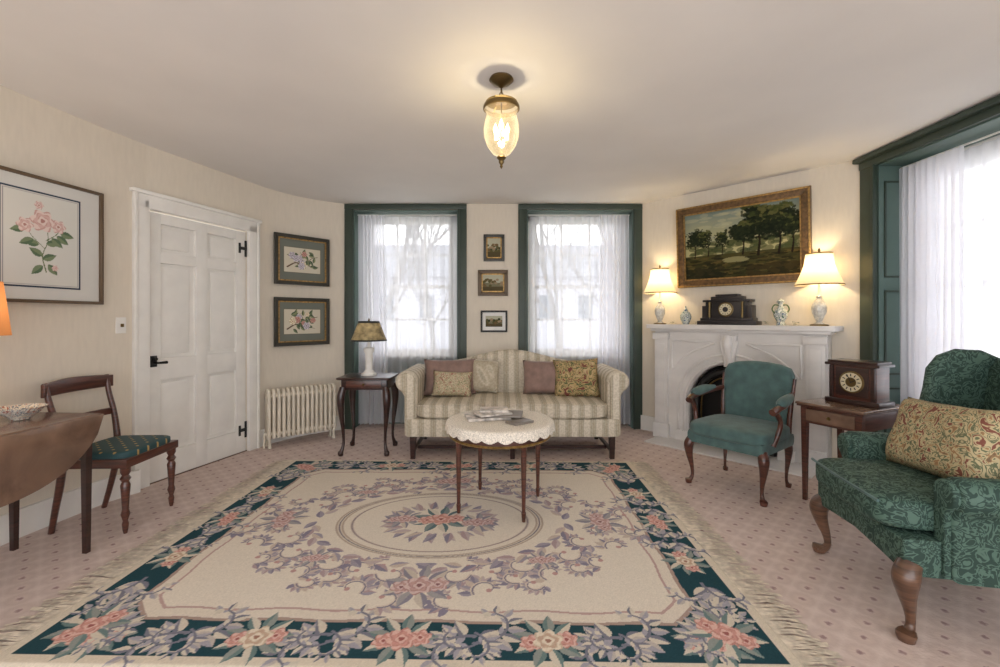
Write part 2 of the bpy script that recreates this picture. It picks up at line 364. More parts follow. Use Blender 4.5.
def win_back(i,x0,x1):
    w=E('window_%d'%i,((x0+x1)/2,BY,0)); h=(x1-x0)/2; D=.27
    for sx in (-1,1):
        box('casing_side',(sx*(h+.052),-.012,WZ/2),(.105,.03,WZ),m_green,w,.004)
        box('casing_bead',(sx*(h+.012),-.03,WZ/2),(.02,.012,WZ),m_green,w,.003)
        box('jamb_panel',(sx*(h-.006),.13,WZ/2),(.014,.26,WZ-.01),m_green2,w)
    box('casing_head',(0,-.014,WZ+.032),(2*h+.21,.034,.062),m_green,w,.004)
    box('head_soffit',(0,.13,WZ-.01),(2*h,.26,.016),m_green2,w)
    box('sill_panel',(0,D+.02,.42),(2*h,.06,.84),m_green2,w); box('sill',(0,D-.03,.86),(2*h-.02,.14,.035),m_white,w,.006)
    zb,zt=.88,2.56; sw=h-.10; y=D+.03
    for sx in (-1,1): box('frame_side',(sx*(h-.06),y,(zb+WZ)/2),(.11,.08,WZ-zb),m_white,w)
    box('frame_head',(0,y,WZ-.04),(2*h,.08,.09),m_white,w)
    zm=(zb+zt)/2
    for k,(a,b,yy) in enumerate([(zb,zm+.02,y-.01),(zm-.02,zt,y+.03)]):
        box('rail_low',(0,yy,a+.03),(2*sw,.035,.06 if k==0 else .04),m_white,w); box('rail_top',(0,yy,b-.02),(2*sw,.035,.04),m_white,w)
        for sx in (-1,1): box('stile',(sx*(sw-.02),yy,(a+b)/2),(.045,.035,b-a),m_white,w)
        for q in (-1,1): box('muntin_v',(q*sw/3,yy,(a+b)/2),(.028,.03,b-a),m_white,w)
        box('muntin_h',(0,yy,(a+b)/2),(2*sw,.03,.028),m_white,w)
    return w
win_back(1,-1.756,-.505); win_back(2,.324,1.598)
w3=E('window_3',(3.12,2.98,0),0)
box('casing_far',(-.014,.765,1.30),(.03,.15,2.59),m_green,w3,.004); box('casing_far_bead',(-.034,.70,1.3),(.02,.025,2.6),m_green,w3,.006)
box('casing_near',(-.014,-.765,1.30),(.03,.15,2.59),m_green,w3,.004)
box('casing_head',(-.016,0,2.645),(.036,1.69,.1),m_green,w3,.004); box('casing_cornice',(-.05,0,2.672),(.06,1.72,.04),m_green,w3,.01)
for sy in (-1,1):
    box('shutter_leaf',(.15,sy*.69,1.3),(.3,.02,2.6),m_green2,w3)
    for z0,z1 in ((.15,.75),(.87,1.55),(1.67,2.45)):
        for q in (.05,.24): box('shutter_bead_v',(q,sy*.678,(z0+z1)/2),(.016,.014,z1-z0),m_green,w3,.003)
        for q in (z0,z1): box('shutter_bead_h',(.145,sy*.678,q),(.2,.014,.016),m_green,w3,.003)
box('soffit',(.15,0,2.592),(.3,1.4,.016),m_green2,w3)
box('apron_panel',(.31,0,.3),(.04,1.4,.6),m_green2,w3); box('sill',(.27,0,.615),(.12,1.38,.03),m_white,w3)
for yy in (-.6,.6): box('frame_side',(.34,yy,1.6),(.08,.16,2.0),m_green2,w3)
box('frame_head',(.34,0,2.52),(.08,1.36,.14),m_white,w3)
for z in (.66,1.12,1.58,2.03,2.45): box('muntin_h',(.34,0,z),(.03,1.1,.05 if z in(.66,1.58,2.45) else .032),m_white,w3)
for yy in (-.52,-.18,.18,.52): box('muntin_v',(.34,yy,1.58),(.03,.032 if abs(yy)<.3 else .05,1.9),m_white,w3)
def curtain(name,L,z0,z1,nf,amp,mat,loc,rot,taper=0,lean=0):
    nx=int(nf*12); nz=14; vs=[];fs=[]
    for j in range(nz+1):
        v=j/nz; z=z0+(z1-z0)*v
        for i in range(nx+1):
            u=i/nx; ph=2*pi*nf*u+.8*math.sin(9*u); a=amp*(.75+.35*(1-v))
            vs.append(((u-.5)*L*(1+taper*(1-v))+lean*(1-v),a*math.sin(ph)+.3*a*math.sin(2.3*ph+2*v),z))
    for j in range(nz):
        for i in range(nx):
            a=j*(nx+1)+i; fs.append((a,a+1,a+nx+2,a+nx+1))
    return mesh(name,vs,fs,mat,None,loc,rot,80)
def rod(name,p0,p1): return tube(name,[p0,tuple((np.array(p0)+np.array(p1))/2),p1],[.008]*3,m_white,n=8)
curtain('sheer_curtain',1.2,.04,2.58,11,.014,m_sheer,(-1.13,BY+.14,0),(0,0,0))
curtain('sheer_curtain',.32,.04,2.58,7,.028,m_sheer2,(-1.57,BY+.07,0),(0,0,0),.15,.03)
curtain('sheer_curtain',1.2,.04,2.58,11,.014,m_sheer,(.96,BY+.14,0),(0,0,0))
curtain('sheer_curtain',.36,.04,2.58,7,.028,m_sheer2,(1.39,BY+.07,0),(0,0,0),.1,.0)
curtain('sheer_curtain',1.3,.04,2.54,13,.015,m_sheer3,(3.35,2.98,0),(0,0,pi/2))
curtain('sheer_curtain',.50,.04,2.54,9,.032,m_sheer2,(3.255,3.36,0),(0,0,pi/2))
rod('curtain_rod',(-1.75,BY+.105,2.59),(-.51,BY+.105,2.59)); rod('curtain_rod',(.33,BY+.105,2.59),(1.59,BY+.105,2.59)); rod('curtain_rod',(3.30,2.3,2.56),(3.30,3.66,2.56))
# door
dl=math.hypot(D1[0]-D0[0],D1[1]-D0[1]); da=math.atan2(D1[1]-D0[1],D1[0]-D0[0])
door=E('door_1',((D0[0]+D1[0])/2,(D0[1]+D1[1])/2,0),da)
dw=dl-.02
box('slab_core',(0,.048,1.095),(dw,.02,2.18),m_white,door)
for sx in (-1,0,1): box('stile',(sx*(dw/2-.055),.025,1.095),(.11,.03,2.18),m_white,door,.004)
for z0,z1 in ((.005,.22),(.82,1.0),(1.78,1.87),(2.10,2.185)): box('rail',(0,.0255,(z0+z1)/2),(dw-.02,.029,z1-z0),m_white,door,.004)
for sx in (-1,1):
    for z0,z1 in ((.22,.82),(1.0,1.78),(1.87,2.10)):
        wd=dw/2-.165; box('raised_panel',(sx*dw/4,.041,(z0+z1)/2),(wd-.04,.022,z1-z0-.06),m_white,door,.010)
for sx in (-1,1):
    box('casing_side',(sx*(dl/2+.055),-.015,1.13),(.12,.034,2.26),m_white,door,.006); box('casing_bead',(sx*(dl/2+.105),-.03,1.15),(.025,.03,2.3),m_white,door,.006)
box('casing_head',(0,-.015,2.25),(dl+.22,.034,.11),m_white,door,.006); box('casing_cap',(0,-.03,2.315),(dl+.27,.05,.03),m_white,door,.006)
box('threshold',(0,.04,.004),(dl,.08,.008),m_wal,door)
for z in (2.02,.22):
    box('hinge',(dw/2-.03,.006,z),(.10,.008,.03),m_black,door); box('hinge_leaf',(dw/2-.005,.006,z),(.02,.01,.16),m_black,door); box('hinge_leaf2',(dw/2-.075,.006,z),(.02,.01,.10),m_black,door)
box('latch_plate',(-dw/2+.05,.006,.98),(.05,.01,.09),m_black,door,.003); tube('latch_handle',[(-dw/2+.05,0,.97),(-dw/2+.05,-.05,.97),(-dw/2+.11,-.06,.97)],[.009,.009,.012],m_black,door,8); lathe('knob_rose',[(.02,0),(.02,.01),(.012,.03)],m_black,door,(-dw/2+.05,.004,1.0),16,(pi/2,0,0))
swt=E('light_switch',(-2.842,3.325,1.275),math.atan2(3.52-3.2,.06))
box('plate',(0,-.006,0),(.075,.010,.12),m_white,swt,.003); box('toggle',(0,-.02,0),(.012,.02,.025),m_brass,swt,.002)
# ================================================================ RUG
def paint_rug():
    W,H=3.13,2.46; c=Cv(W,H,.0042,(210,198,180)); X,Y=np.meshgrid(c.x,c.y); ax,ay=np.abs(X),np.abs(Y)
    de=np.minimum(W/2-ax,H/2-ay); hx,hy=W/2-.29,H/2-.28
    TEAL=(38,68,76); LAV=(160,156,164); LAV2=(120,120,132); CR=(204,194,178); TAN=(166,144,134); SAGE=(140,146,140)
    PK=[(184,132,124),(214,176,164),(200,148,138),(154,94,90)]; PE=[(198,178,156),(220,207,188),(190,162,142),(158,118,102)]
    TE=[LAV,CR,LAV2,(184,174,166)]; BG=(217,207,192)
    c.im[(de>.055)]=lin(TEAL)
    fd=np.maximum(np.maximum(ax-hx,ay-hy),(ax+ay-(hx+hy-.13))/1.414)+.008*np.sin(ax*14)*np.cos(ay*14)
    c.im[fd<.018]=lin(TAN); c.im[fd<0]=lin((214,203,188)); c.im[(fd<-.055)&(fd>-.068)]=lin((182,154,148)); c.im[(fd<-.068)]=lin(BG)
    def acanth(x,y,a,s,f=1,pal=TE,n=8,st=.15):
        pts=[];A_=a; px,py=x,y; seq=[]
        for k in range(n):
            pts.append((px,py)); A_+=f*(.10+.085*k); px+=math.cos(A_)*s*st; py+=math.sin(A_)*s*st; seq.append((px,py,A_,k))
        for px,py,A_,k in seq:
            L=s*(.40-.030*k); c.leaf(px,py,A_-f*1.05,L,L*.27,pal[0] if k%2 else pal[1],pal[2] if k%2==0 else pal[3])
        for px,py,A_,k in seq:
            L=s*(.24-.018*k); c.leaf(px,py,A_+f*.9,L,L*.24,pal[1] if k%2 else pal[0],None)
        c.stroke(pts,.010*s/.3,.005,pal[2]); c.ell(seq[-1][0],seq[-1][1],.02*s/.3,.02*s/.3,pal[1])
    def cluster(x,y,s,P,rot=0,lv=None,bud=None):
        lv=lv or (CR,SAGE,(108,128,126)); bud=bud or PK
        for k in range(9):
            a=rot+k*2*pi/9; c.leaf(x+.05*s*math.cos(a),y+.05*s*math.sin(a),a+.15,.135*s,.030*s,lv[0] if k%2 else lv[1],lv[2])
        for dx,dy,r in ((-.085,-.015,.05),(.09,.01,.052),(0,0,.070)):
            xx=x+s*(dx*math.cos(rot)-dy*math.sin(rot)); yy=y+s*(dx*math.sin(rot)+dy*math.cos(rot)); c.rose(xx,yy,r*s,P if r>.06 else bud,k)
    by=H/2-.165; bx=W/2-.17
    for sy in (-1,1):
        for k in range(-2,2):
            xm=k*.6+.3
            acanth(xm,sy*(by-.02),pi+.1*sy,.27,-sy); acanth(xm,sy*(by+.02),-.1*sy,.27,-sy)
            acanth(xm,sy*(by+.03),pi-.5*sy,.18,sy); acanth(xm,sy*(by-.04),+.5*sy,.18,sy)
        for k in range(-2,3):
            x=k*.60 if abs(k)<2 else math.copysign(1.26,k); cluster(x,sy*by,.84,PK if k%2==0 else PE)
    for sx in (-1,1):
        for k in (-1,0):
            y=(k+.5)*.46
            acanth(sx*(bx-.02),y,pi/2+.1,.25,sx); acanth(sx*(bx+.02),y,-pi/2+.1,.25,sx); acanth(sx*(bx+.03),y,pi/2-.5,.17,-sx); acanth(sx*(bx-.04),y,-pi/2-.5,.17,-sx)
        for k in (-1,1): acanth(sx*bx,k*.66,k*pi/2,.25,k*sx); acanth(sx*bx,k*.66,k*pi/2,.25,-k*sx)
        for k in (-1,0,1): cluster(sx*bx,k*.46,.72,PE if k else PK,pi/2)
    for sx in (-1,1):
        for sy in (-1,1):
            a=math.atan2(-sy,-sx)
            for d in (-1.0,-.55,.55,1.0): acanth(sx*(W/2-.25),sy*(H/2-.25),a+d,.22,1 if d>0 else -1)
            for d in (-.15,.15): acanth(sx*(W/2-.20),sy*(H/2-.20),a+d,.18,1 if d>0 else -1)
            cluster(sx*(W/2-.22),sy*(H/2-.22),.86,PK,a)
    # field: feathered scrollwork grouped round an oval medallion
    F=[(156,148,158),(184,168,166),(134,128,144),(194,178,164),(170,148,150)]
    rs=random.Random(7)
    def scroll(x,y,a,R,f):
        q=[];Q=[]
        for j in range(12):
            t=j/11; ang=a+f*(.1+t*4.6); rr=R*(1-.72*t); q.append((x+rr*math.cos(ang),y+rr*math.sin(ang))); Q.append((ang,rr))
        for (u,v),(ang,rr) in zip(q[:9],Q[:9]):
            L=R*.85*(rr/R+.2); c.leaf(u,v,ang+f*.7,L,L*.27,F[rs.randrange(5)],F[rs.randrange(5)])
        c.stroke(q,.010,.006,(206,192,176)); c.stroke([(u+.003,v-.003) for u,v in q],.0045,.003,(130,124,138)); c.ell(q[-1][0],q[-1][1],.014,.014,(184,146,142))
    for quad in range(4):
        sx=1 if quad in (0,3) else -1; sy=1 if quad<2 else -1; f=sx*sy
        def mir(a): return math.atan2(sy*math.sin(a),sx*math.cos(a))
        for x,y,a,R in ((.16,.60,0,.085),(.33,.72,2.4,.075),(.36,.56,3.6,.07),(.50,.50,.3,.085),(.66,.58,2.0,.07),(.76,.40,-.4,.085),(.92,.46,1.5,.065),(.86,.24,.8,.08),(1.06,.30,2.6,.07),(.98,.10,-.8,.07),(1.20,.12,.6,.075),(.14,.80,1.2,.07),(.56,.68,.2,.055),(.24,.52,4.2,.055),(.46,.62,1.0,.06),(.80,.52,.5,.06)):
            scroll(sx*x,sy*y,mir(a),R,f)
        for k in range(16):
            t=(k+.5)/16*pi/2; x,y=.80*math.cos(t),.55*math.sin(t); a=math.atan2(.55*math.cos(t),-.80*math.sin(t)); c.leaf(sx*x,sy*y,mir(a+(.45 if k%2 else -.45)),.11,.026,F[k%5],F[(k+2)%5])
    MV=[(172,136,134),(206,182,176),(188,154,148),(138,100,102)]; lv=((194,182,168),(158,154,154),(136,132,144))
    for x,y,s in ((0,-.70,1.0),(0,.70,1.0),(1.03,0,.9),(-1.03,0,.9)): cluster(x,y,s,MV,0 if y else pi/2,lv,MV)
    for sx in (-1,1):
        for sy in (-1,1): cluster(sx*.62,sy*.46,.55,MV,0,lv,MV)
    r=np.hypot(X/.64,Y/.44); c.im[r<1.04]=lin(BG)
    c.im[np.abs(r-1)<.040]=lin((178,162,148)); c.im[np.abs(r-1.0)<.020]=lin((206,194,176)); c.im[np.abs(r-1.0)<.007]=lin((128,120,128)); c.im[np.abs(r-.88)<.014]=lin((184,168,156)); c.im[np.abs(r-.88)<.005]=lin((140,130,134))
    for k in range(40):
        t=2*pi*k/40; x,y=.36*math.cos(t),.23*math.sin(t); c.leaf(x*.75,y*.75,math.atan2(y,x)+(.5 if k%2 else -.5),.13,.026,F[k%5],F[(k+2)%5])
    for x,y in ((-.24,.02),(.24,-.02)): cluster(x,y,.75,MV,0,lv,MV)
    cluster(0,.02,1.05,PK,0,(CR,(128,140,138),(96,116,120)))
    c.im*=np.random.default_rng(1).normal(1,.05,(c.ny,c.nx,1)).astype(np.float32); np.clip(c.im,0,1,out=c.im)
    return c
rug=E('area_rug',(-.385,2.885,0),math.radians(-1.0))
cv=paint_rug(); cv.obj('pile',m_rug,rug,(0,0,.016),zf=lambda X,Y:-.014*np.clip(1-np.minimum(1.565-np.abs(X),1.23-np.abs(Y))/.02,0,1)**2)
box('backing',(0,0,.006),(3.11,2.44,.011),m_fr,rug)
vs=[];fs=[]
for sx in (-1,1):
    y=-1.22
    while y<1.22:
        L=random.uniform(.12,.19); dy=random.uniform(-.035,.035); w=.0042; x0=sx*1.555; x1=sx*(1.555+L*.5); x2=sx*(1.555+L); b=len(vs)
        vs+=[(x0,y-w,.010),(x0,y+w,.010),(x1,y+dy*.3-w,.013),(x1,y+dy*.3+w,.013),(x2,y+dy-w*1.6,.004),(x2,y+dy+w*1.6,.004)]
        fs+=[(b,b+1,b+3,b+2),(b+2,b+3,b+5,b+4)]; y+=.0078
mesh('fringe',vs,fs,m_fr,rug,sm=0)
# ================================================================ LEG HELPERS
def cab(p,x,y,h,dx,dy,mat,r=.036,name='cabriole_leg'):
    L=math.hypot(dx,dy); dx/=L; dy/=L
    q=[(0,h,1.0),(.028,h*.84,1.15),(.022,h*.62,.82),(0,h*.36,.5),(-.004,h*.17,.42),(.02,h*.06,.62),(.028,.028,.85),(.026,.001,.7)]
    return tube(name,[(x+dx*a*r/.036,y+dy*a*r/.036,z) for a,z,_ in q],[r*k for _,_,k in q],mat,p,12)
def tleg(p,x,y,h,w0,w1,mat,name='tapered_leg'):
    return mesh(name,[(x+sx*w/2,y+sy*w/2,z) for z,w in ((h,w0),(.001,w1)) for sx,sy in((-1,-1),(1,-1),(1,1),(-1,1))],[(0,1,2,3),(4,5,6,7),(0,1,5,4),(1,2,6,5),(2,3,7,6),(3,0,4,7)],mat,p)
def arm_outline(s,zb,zt,r,bw):
    o=[(-s*bw/2,zb),(-s*bw/2,zt-r*1.1)]
    cx,cz=s*(r*.35),zt-r
    for k in range(0,13):
        a=math.radians(175-k*20); o.append((cx+s*r*math.cos(a),cz+r*math.sin(a)))
    o+=[(s*bw*.45,zt-2.3*r),(s*bw*.45,zb)]
    return o
# ================================================================ SOFA
sofa=E('camelback_sofa',(.118,4.55,0),0)
box('seat_rail',(0,-.0,.30),(2.0,.80,.17),m_st_x,sofa,.02)
cushion('seat_cushion',(0,-.09,.46),(1.82,.70,.17),m_st_x,sofa,9)
tube('cushion_welt',[(-.88,-.435,.52),(0,-.44,.53),(.88,-.435,.52)],[.006]*3,m_st_x,sofa,6)
ol=[(-1.05,.34)]
for k in range(49):
    x=-1.05+2.10*k/48; ol.append((x,.835+.150*math.exp(-(x/.50)**2)-.04*max(0,(abs(x)-.75)/.3)**2))
ol.append((1.05,.34))
slab('camel_back',ol,.18,.075,m_st_x,sofa,(0,.31,-.0),(math.radians(-7),0,0))
for s in (-1,1):
    slab('rolled_arm',arm_outline(s,.22,.83,.105,.13),.74,.03,m_st_y,sofa,(s*.965,.0,0))
    slab('arm_front_panel',arm_outline(s,.24,.815,.09,.10),.03,.012,m_st_x,sofa,(s*.965,-.375,0))
for x in (-.94,0,.94):
    tleg(sofa,x,-.345,.225,.055,.042,m_mahd); tleg(sofa,x,.34,.225,.05,.04,m_mahd)
    box('side_stretcher',(x,0,.07),(.025,.66,.03),m_mahd,sofa)
box('long_stretcher',(0,-.2,.07),(1.84,.025,.03),m_mahd,sofa)
pr=math.radians
pillow('pillow_mauve',(-.64,.09,.715),.54,.38,.15,m_mauve,sofa,(pr(-16),0,pr(6)))
pillow('pillow_floral_small',(-.60,-.06,.665),.40,.26,.13,m_crew,sofa,(pr(-20),pr(3),pr(4)))
pillow('pillow_stripe',(-.28,.14,.72),.32,.36,.12,m_st_y,sofa,(pr(-16),pr(4),0))
pillow('pillow_mauve',(.34,.10,.71),.44,.36,.15,m_mauve,sofa,(pr(-16),0,pr(-3)))
pillow('pillow_tapestry',(.66,.0,.715),.46,.40,.15,m_tap,sofa,(pr(-18),pr(-3),pr(-8)))
# ================================================================ COFFEE TABLE
ct=E('coffee_table',(0.0,3.13,.0175),pr(-17))
lathe('apron',[(.30,.49),(.345,.495),(.345,.575),(.30,.58)],m_mah,ct,n=40)
lathe('table_top',[(.0,.575),(.36,.578),(.368,.587),(.365,.596),(.0,.598)],m_wal,ct,n=48)
lathe('tray_ring',[(.349,.49),(.357,.498),(.349,.506)],m_gold,ct,n=40)
for sx in (-1,1):
    for sy in (-1,1):
        tube('turned_leg',[(sx*.225,sy*.215,z) for z in (.56,.49,.46,.3,.08,.06,.0015)],[.025,.025,.020,.017,.012,.016,.011],m_mah,ct,12,m=3)
vs=[];fs=[];n=120;rings=[(.0,.601),(.2,.601),(.33,.601),(.366,.600),(.376,.590),(.379,.577),(.381,.562),(.383,.548)]
for k,(r,z) in enumerate(rings):
    for i in range(n):
        a=2*pi*i/n; d=max(0,k-4)/3; rr=r+d*.005*math.sin(15*a); zz=z-(.020*abs(math.sin(12*a)) if k==7 else 0); vs.append((rr*math.cos(a),rr*math.sin(a),zz))
for k in range(len(rings)-1):
    for i in range(n):
        j=(i+1)%n; fs.append((k*n+i,k*n+j,(k+1)*n+j,(k+1)*n+i))
mesh('lace_cloth',vs,fs,m_lace,ct,sm=60)
bk=E('magazine_stack',(-.02,3.16,.620),pr(8))
m_bk=M('book_cover',(120,112,104),.4); m_bk2=M('magazine_cover',(186,178,170),.35,var=.3,scale=(18,18,18))
box('magazine_a',(-.07,.02,.010),(.30,.22,.018),m_bk2,bk,.002,(0,0,.1)); box('magazine_b',(.05,.0,.027),(.26,.2,.014),m_bk,bk,.002,(0,0,-.25)); box('magazine_c',(-.04,-.01,.041),(.24,.18,.012),m_bk2,bk,.002,(0,0,.3)); box('book_d',(-.02,.02,.055),(.20,.14,.014),m_bk2,bk,.003,(0,0,-.1)); box('booklet',(.13,-.17,.009),(.16,.11,.016),m_bk,bk,.002,(0,0,.5))
# ================================================================ SIDE TABLE + LAMP
st=E('side_table',(-1.315,4.46,0),0)
slab('top',[(-.26,-.19),(-.24,-.21),(.24,-.21),(.26,-.19),(.26,.19),(.24,.21),(-.24,.21),(-.26,.19)],.022,.008,m_mahd,st,(0,0,.745),(pi/2,0,0))
box('apron',(0,0,.685),(.44,.34,.10),m_mahd,st,.004); box('drawer',(0,-.172,.69),(.34,.012,.065),m_mah,st,.003); lathe('knob',[(.008,0),(.012,.012),(.004,.02)],m_brass,st,(0,-.176,.69),12,(pi/2,0,0))
for sx in (-1,1):
    for sy in (-1,1): cab(st,sx*.205,sy*.155,.66,sx,sy,m_mahd,.032)
lp=E('column_table_lamp',(-1.315,4.46,.757),0)
lathe('base',[(.075,0),(.075,.018),(.055,.028),(.05,.04),(.034,.055),(.037,.22),(.052,.24),(.052,.27),(.015,.285),(.012,.36)],m_white,lp)
m_sh3=M('olive_shade',(146,130,94),.7,var=.35,scale=(14,14,20))
lathe('shade',[(.175,.345),(.10,.54)],m_sh3,lp,n=36); lathe('shade_band',[(.177,.343),(.173,.358)],m_black,lp,n=36); lathe('shade_band_top',[(.107,.523),(.101,.542)],m_black,lp,n=36); lathe('harp_finial',[(.006,.34),(.006,.54),(.012,.55),(.0,.575)],m_brass,lp,n=10)
# ================================================================ RADIATOR
rd=E('radiator',(-2.13,4.77,0),math.atan2(.62,.78))
ns=15; L=.70
for i in range(ns):
    x=-L/2+L*(i+.5)/ns
    slab('section',[(-.075,.10),(-.08,.13),(-.08,.54),(-.06,.585),(-.02,.60),(.02,.60),(.06,.585),(.08,.54),(.08,.13),(.075,.10),(.03,.085),(-.03,.085)],.034,.016,m_rad,rd,(x,0,0),(0,0,pi/2))
for y in (-.045,.045):
    for z in (.14,.53): tube('hub',[(-L/2,y,z),(0,y,z),(L/2,y,z)],[.02]*3,m_rad,rd,10)
for x in (-L/2+.03,L/2-.03):
    for y in (-.055,.055): tube('foot',[(x,y,.11),(x,y,.05),(x,y*1.15,.001)],[.016,.012,.02],m_rad,rd,8)
tube('supply_pipe',[(-L/2,-.02,.14),(-L/2-.012,-.02,.13),(-L/2-.016,-.02,.0015)],[.012]*3,m_rad,rd,8)
# ================================================================ PICTURES
def frame(name,loc,rz,w,h,fw,mat,cvn,mount=None,tilt=0,dep=.03,inner=None):
    f=E(name,loc,rz)
    g=bpy.data.objects.new('tilt',None); COL.objects.link(g); g.parent=f; g.rotation_euler=(tilt,0,0)
    for s in (-1,1):
        slab('frame_side',[(-fw/2,-h/2),(fw/2,-h/2+fw),(fw/2,h/2-fw),(-fw/2,h/2)] if s<0 else [(-fw/2,-h/2+fw),(fw/2,-h/2),(fw/2,h/2),(-fw/2,h/2-fw)],dep,.006,mat,g,(s*(w/2-fw/2),-dep/2,0))
        slab('frame_rail',[(-w/2,s*fw/2),(w/2,s*fw/2),(w/2-fw,-s*fw/2),(-w/2+fw,-s*fw/2)],dep,.006,mat,g,(0,-dep/2,s*(h/2-fw/2)))
    if inner:
        iw=w-2*fw; ih=h-2*fw
        for s in (-1,1): box('slip',(s*(iw/2-.006),-dep*.6,0),(.014,.014,ih),inner,g); box('slip',(0,-dep*.6,s*(ih/2-.006)),(iw,.014,.014),inner,g)
        if fw>.06:
            for s in (-1,1): box('outer_bead',(s*(w/2-.010),-dep-.004,0),(.016,.014,h-.02),inner,g,.004); box('outer_bead',(0,-dep-.004,s*(h/2-.010)),(w-.02,.014,.016),inner,g,.004)
    box('mount',(0,-.006,0),(w-fw,.008,h-fw),mount or m_mat,g)
    cvn.obj('artwork',m_attr,g,(0,-.0125,0),flat=False)
    return f
def botanical():
    c=Cv(.45,.60,.003,(210,208,200))
    X,Y=np.meshgrid(c.x,c.y); d=np.minimum(.225-np.abs(X),.30-np.abs(Y)); c.im[d<.011]=lin((58,68,84)); c.im[(d>.017)&(d<.021)]=lin((150,150,150))
    c.stroke([(.02,-.2),(.0,-.1),(.03,.0),(.02,.1)],.004,.003,(96,110,70)); c.stroke([(.01,-.05),(-.06,.02),(-.09,.08)],.003,.002,(96,110,70)); c.stroke([(.02,0),(.08,.05),(.1,.1)],.003,.002,(96,110,70))
    for x,y,a in ((0,-.1,2.6),(0,-.12,.4),(.02,-.02,.2),(-.02,-.03,3.0),(-.05,0,3.6),(.08,.04,-.6),(.03,-.15,5.4),(-.0,-.16,3.9),(.1,.06,-.2),(-.09,.06,3.4),(.05,.02,5.6)): c.leaf(x,y,a,.085,.022,(120,134,104),(90,110,84))
    for x,y,r in ((.0,.12,.064),(-.095,.08,.042),(.09,.10,.040),(-.02,.215,.024),(.07,-.17,.018)): c.rose(x,y,r,[(196,158,150),(220,200,192),(208,174,166),(176,130,122)])
    return c
frame('botanical_print',(-2.892,2.80,1.82),math.atan2(.72,.087),.74,.79,.020,M('dark_gold_frame',(92,74,54),.4),botanical(),M('white_mount',(208,206,200),.8,var=.01),0)
def plum(seed,bg,big):
    r=random.Random(seed); c=Cv(.42,.28,.003,bg); X,Y=np.meshgrid(c.x,c.y); d=np.minimum(.21-np.abs(X),.14-np.abs(Y)); c.im[d<.006]=lin((110,100,84))
    c.stroke([(-.17,-.08),(-.08,-.03),(.0,-.05),(.1,.03),(.17,.05)],.008,.003,(96,76,60)); c.stroke([(-.02,-.05),(.0,.03),(-.03,.09)],.005,.002,(96,76,60)); c.stroke([(.05,0),(.08,-.06),(.14,-.08)],.005,.002,(96,76,60))
    for k in range(22): c.leaf(r.uniform(-.14,.14),r.uniform(-.08,.08),r.uniform(0,6.3),.07,.016,r.choice([(104,116,88),(130,136,100)]),(70,84,66))
    for k in range(big): c.rose(r.uniform(-.12,.13),r.uniform(-.07,.08),r.uniform(.022,.04),r.choice([[(170,150,110),(236,228,208),(214,196,160),(170,120,80)],[(150,100,92),(204,164,150),(180,124,114),(130,76,70)],[(150,140,150),(206,200,206),(176,168,180),(120,104,120)]]))
    return c
fa=math.atan2(.55,.47)
m_fr1=M('green_black_frame',(50,48,42),.4,var=.1); m_mt1=M('green_mount',(108,112,102),.8,var=.02)
frame('floral_print',(-2.21,4.968,1.97),fa,.62,.55,.04,m_fr1,plum(1,(204,196,176),8),m_mt1,inner=m_gold)
frame('floral_print',(-2.21,4.968,1.29),fa,.62,.53,.04,m_fr1,plum(5,(204,196,176),9),m_mt1,inner=m_gold)
def tinyscene(w,h,seed):
    c=Cv(w,h,.003,(120,116,90)); r=random.Random(seed); X,Y=np.meshgrid(c.x,c.y); c.im[Y>0]=lin((180,178,156)); c.im[Y<-h*.2]=lin((84,74,50))
    for k in range(26): c.ell(r.uniform(-w/2,w/2),r.uniform(-h*.2,h*.2),.018,.014,random.choice([(60,66,44),(90,84,50),(110,90,60),(150,130,104)]))
    return c
frame('small_portrait',(-.072,BY-.001,2.17),0,.25,.32,.035,m_fr1,tinyscene(.16,.22,3),None,inner=m_gold)
frame('small_gilt_picture',(-.085,BY-.001,1.75),0,.36,.31,.045,M('dark_gilt',(78,60,36),.4,metal=.2),tinyscene(.26,.21,8),None,inner=m_gold)
frame('small_engraving',(-.072,BY-.001,1.29),0,.32,.26,.022,m_black,tinyscene(.20,.13,6),m_paper)
# ================================================================ FIREPLACE
def FP(s,d,z): return (A[0]+DS[0]*s+NS[0]*d,A[1]+DS[1]*s+NS[1]*d,z)
fth=math.atan2(NS[0],-NS[1]); SC=1.07
fp=E('marble_fireplace',FP(SC,.003,0),fth)
def arch(r,zs,n=24): return [(r*math.cos(pi-pi*k/n),zs+r*math.sin(pi-pi*k/n)) for k in range(n+1)]
R0=.43; ZS=.43
ol=[(-.80,0),(-.80,1.19),(.80,1.19),(.80,0),(R0,0)]+list(reversed(arch(R0,ZS)))+[(-R0,0)]
slab('surround',ol,.16,.004,m_marble,fp,(0,-.08,0),seg=1)
for rr,t in ((.455,.018),(.53,.014)):
    pts=[(-rr,-.165,.02)]+[(x,-.165,z) for x,z in arch(rr,ZS,12)]+[(rr,-.165,.02)]
    tube('arch_moulding',pts,[t]*len(pts),m_marble,fp,8,m=3)
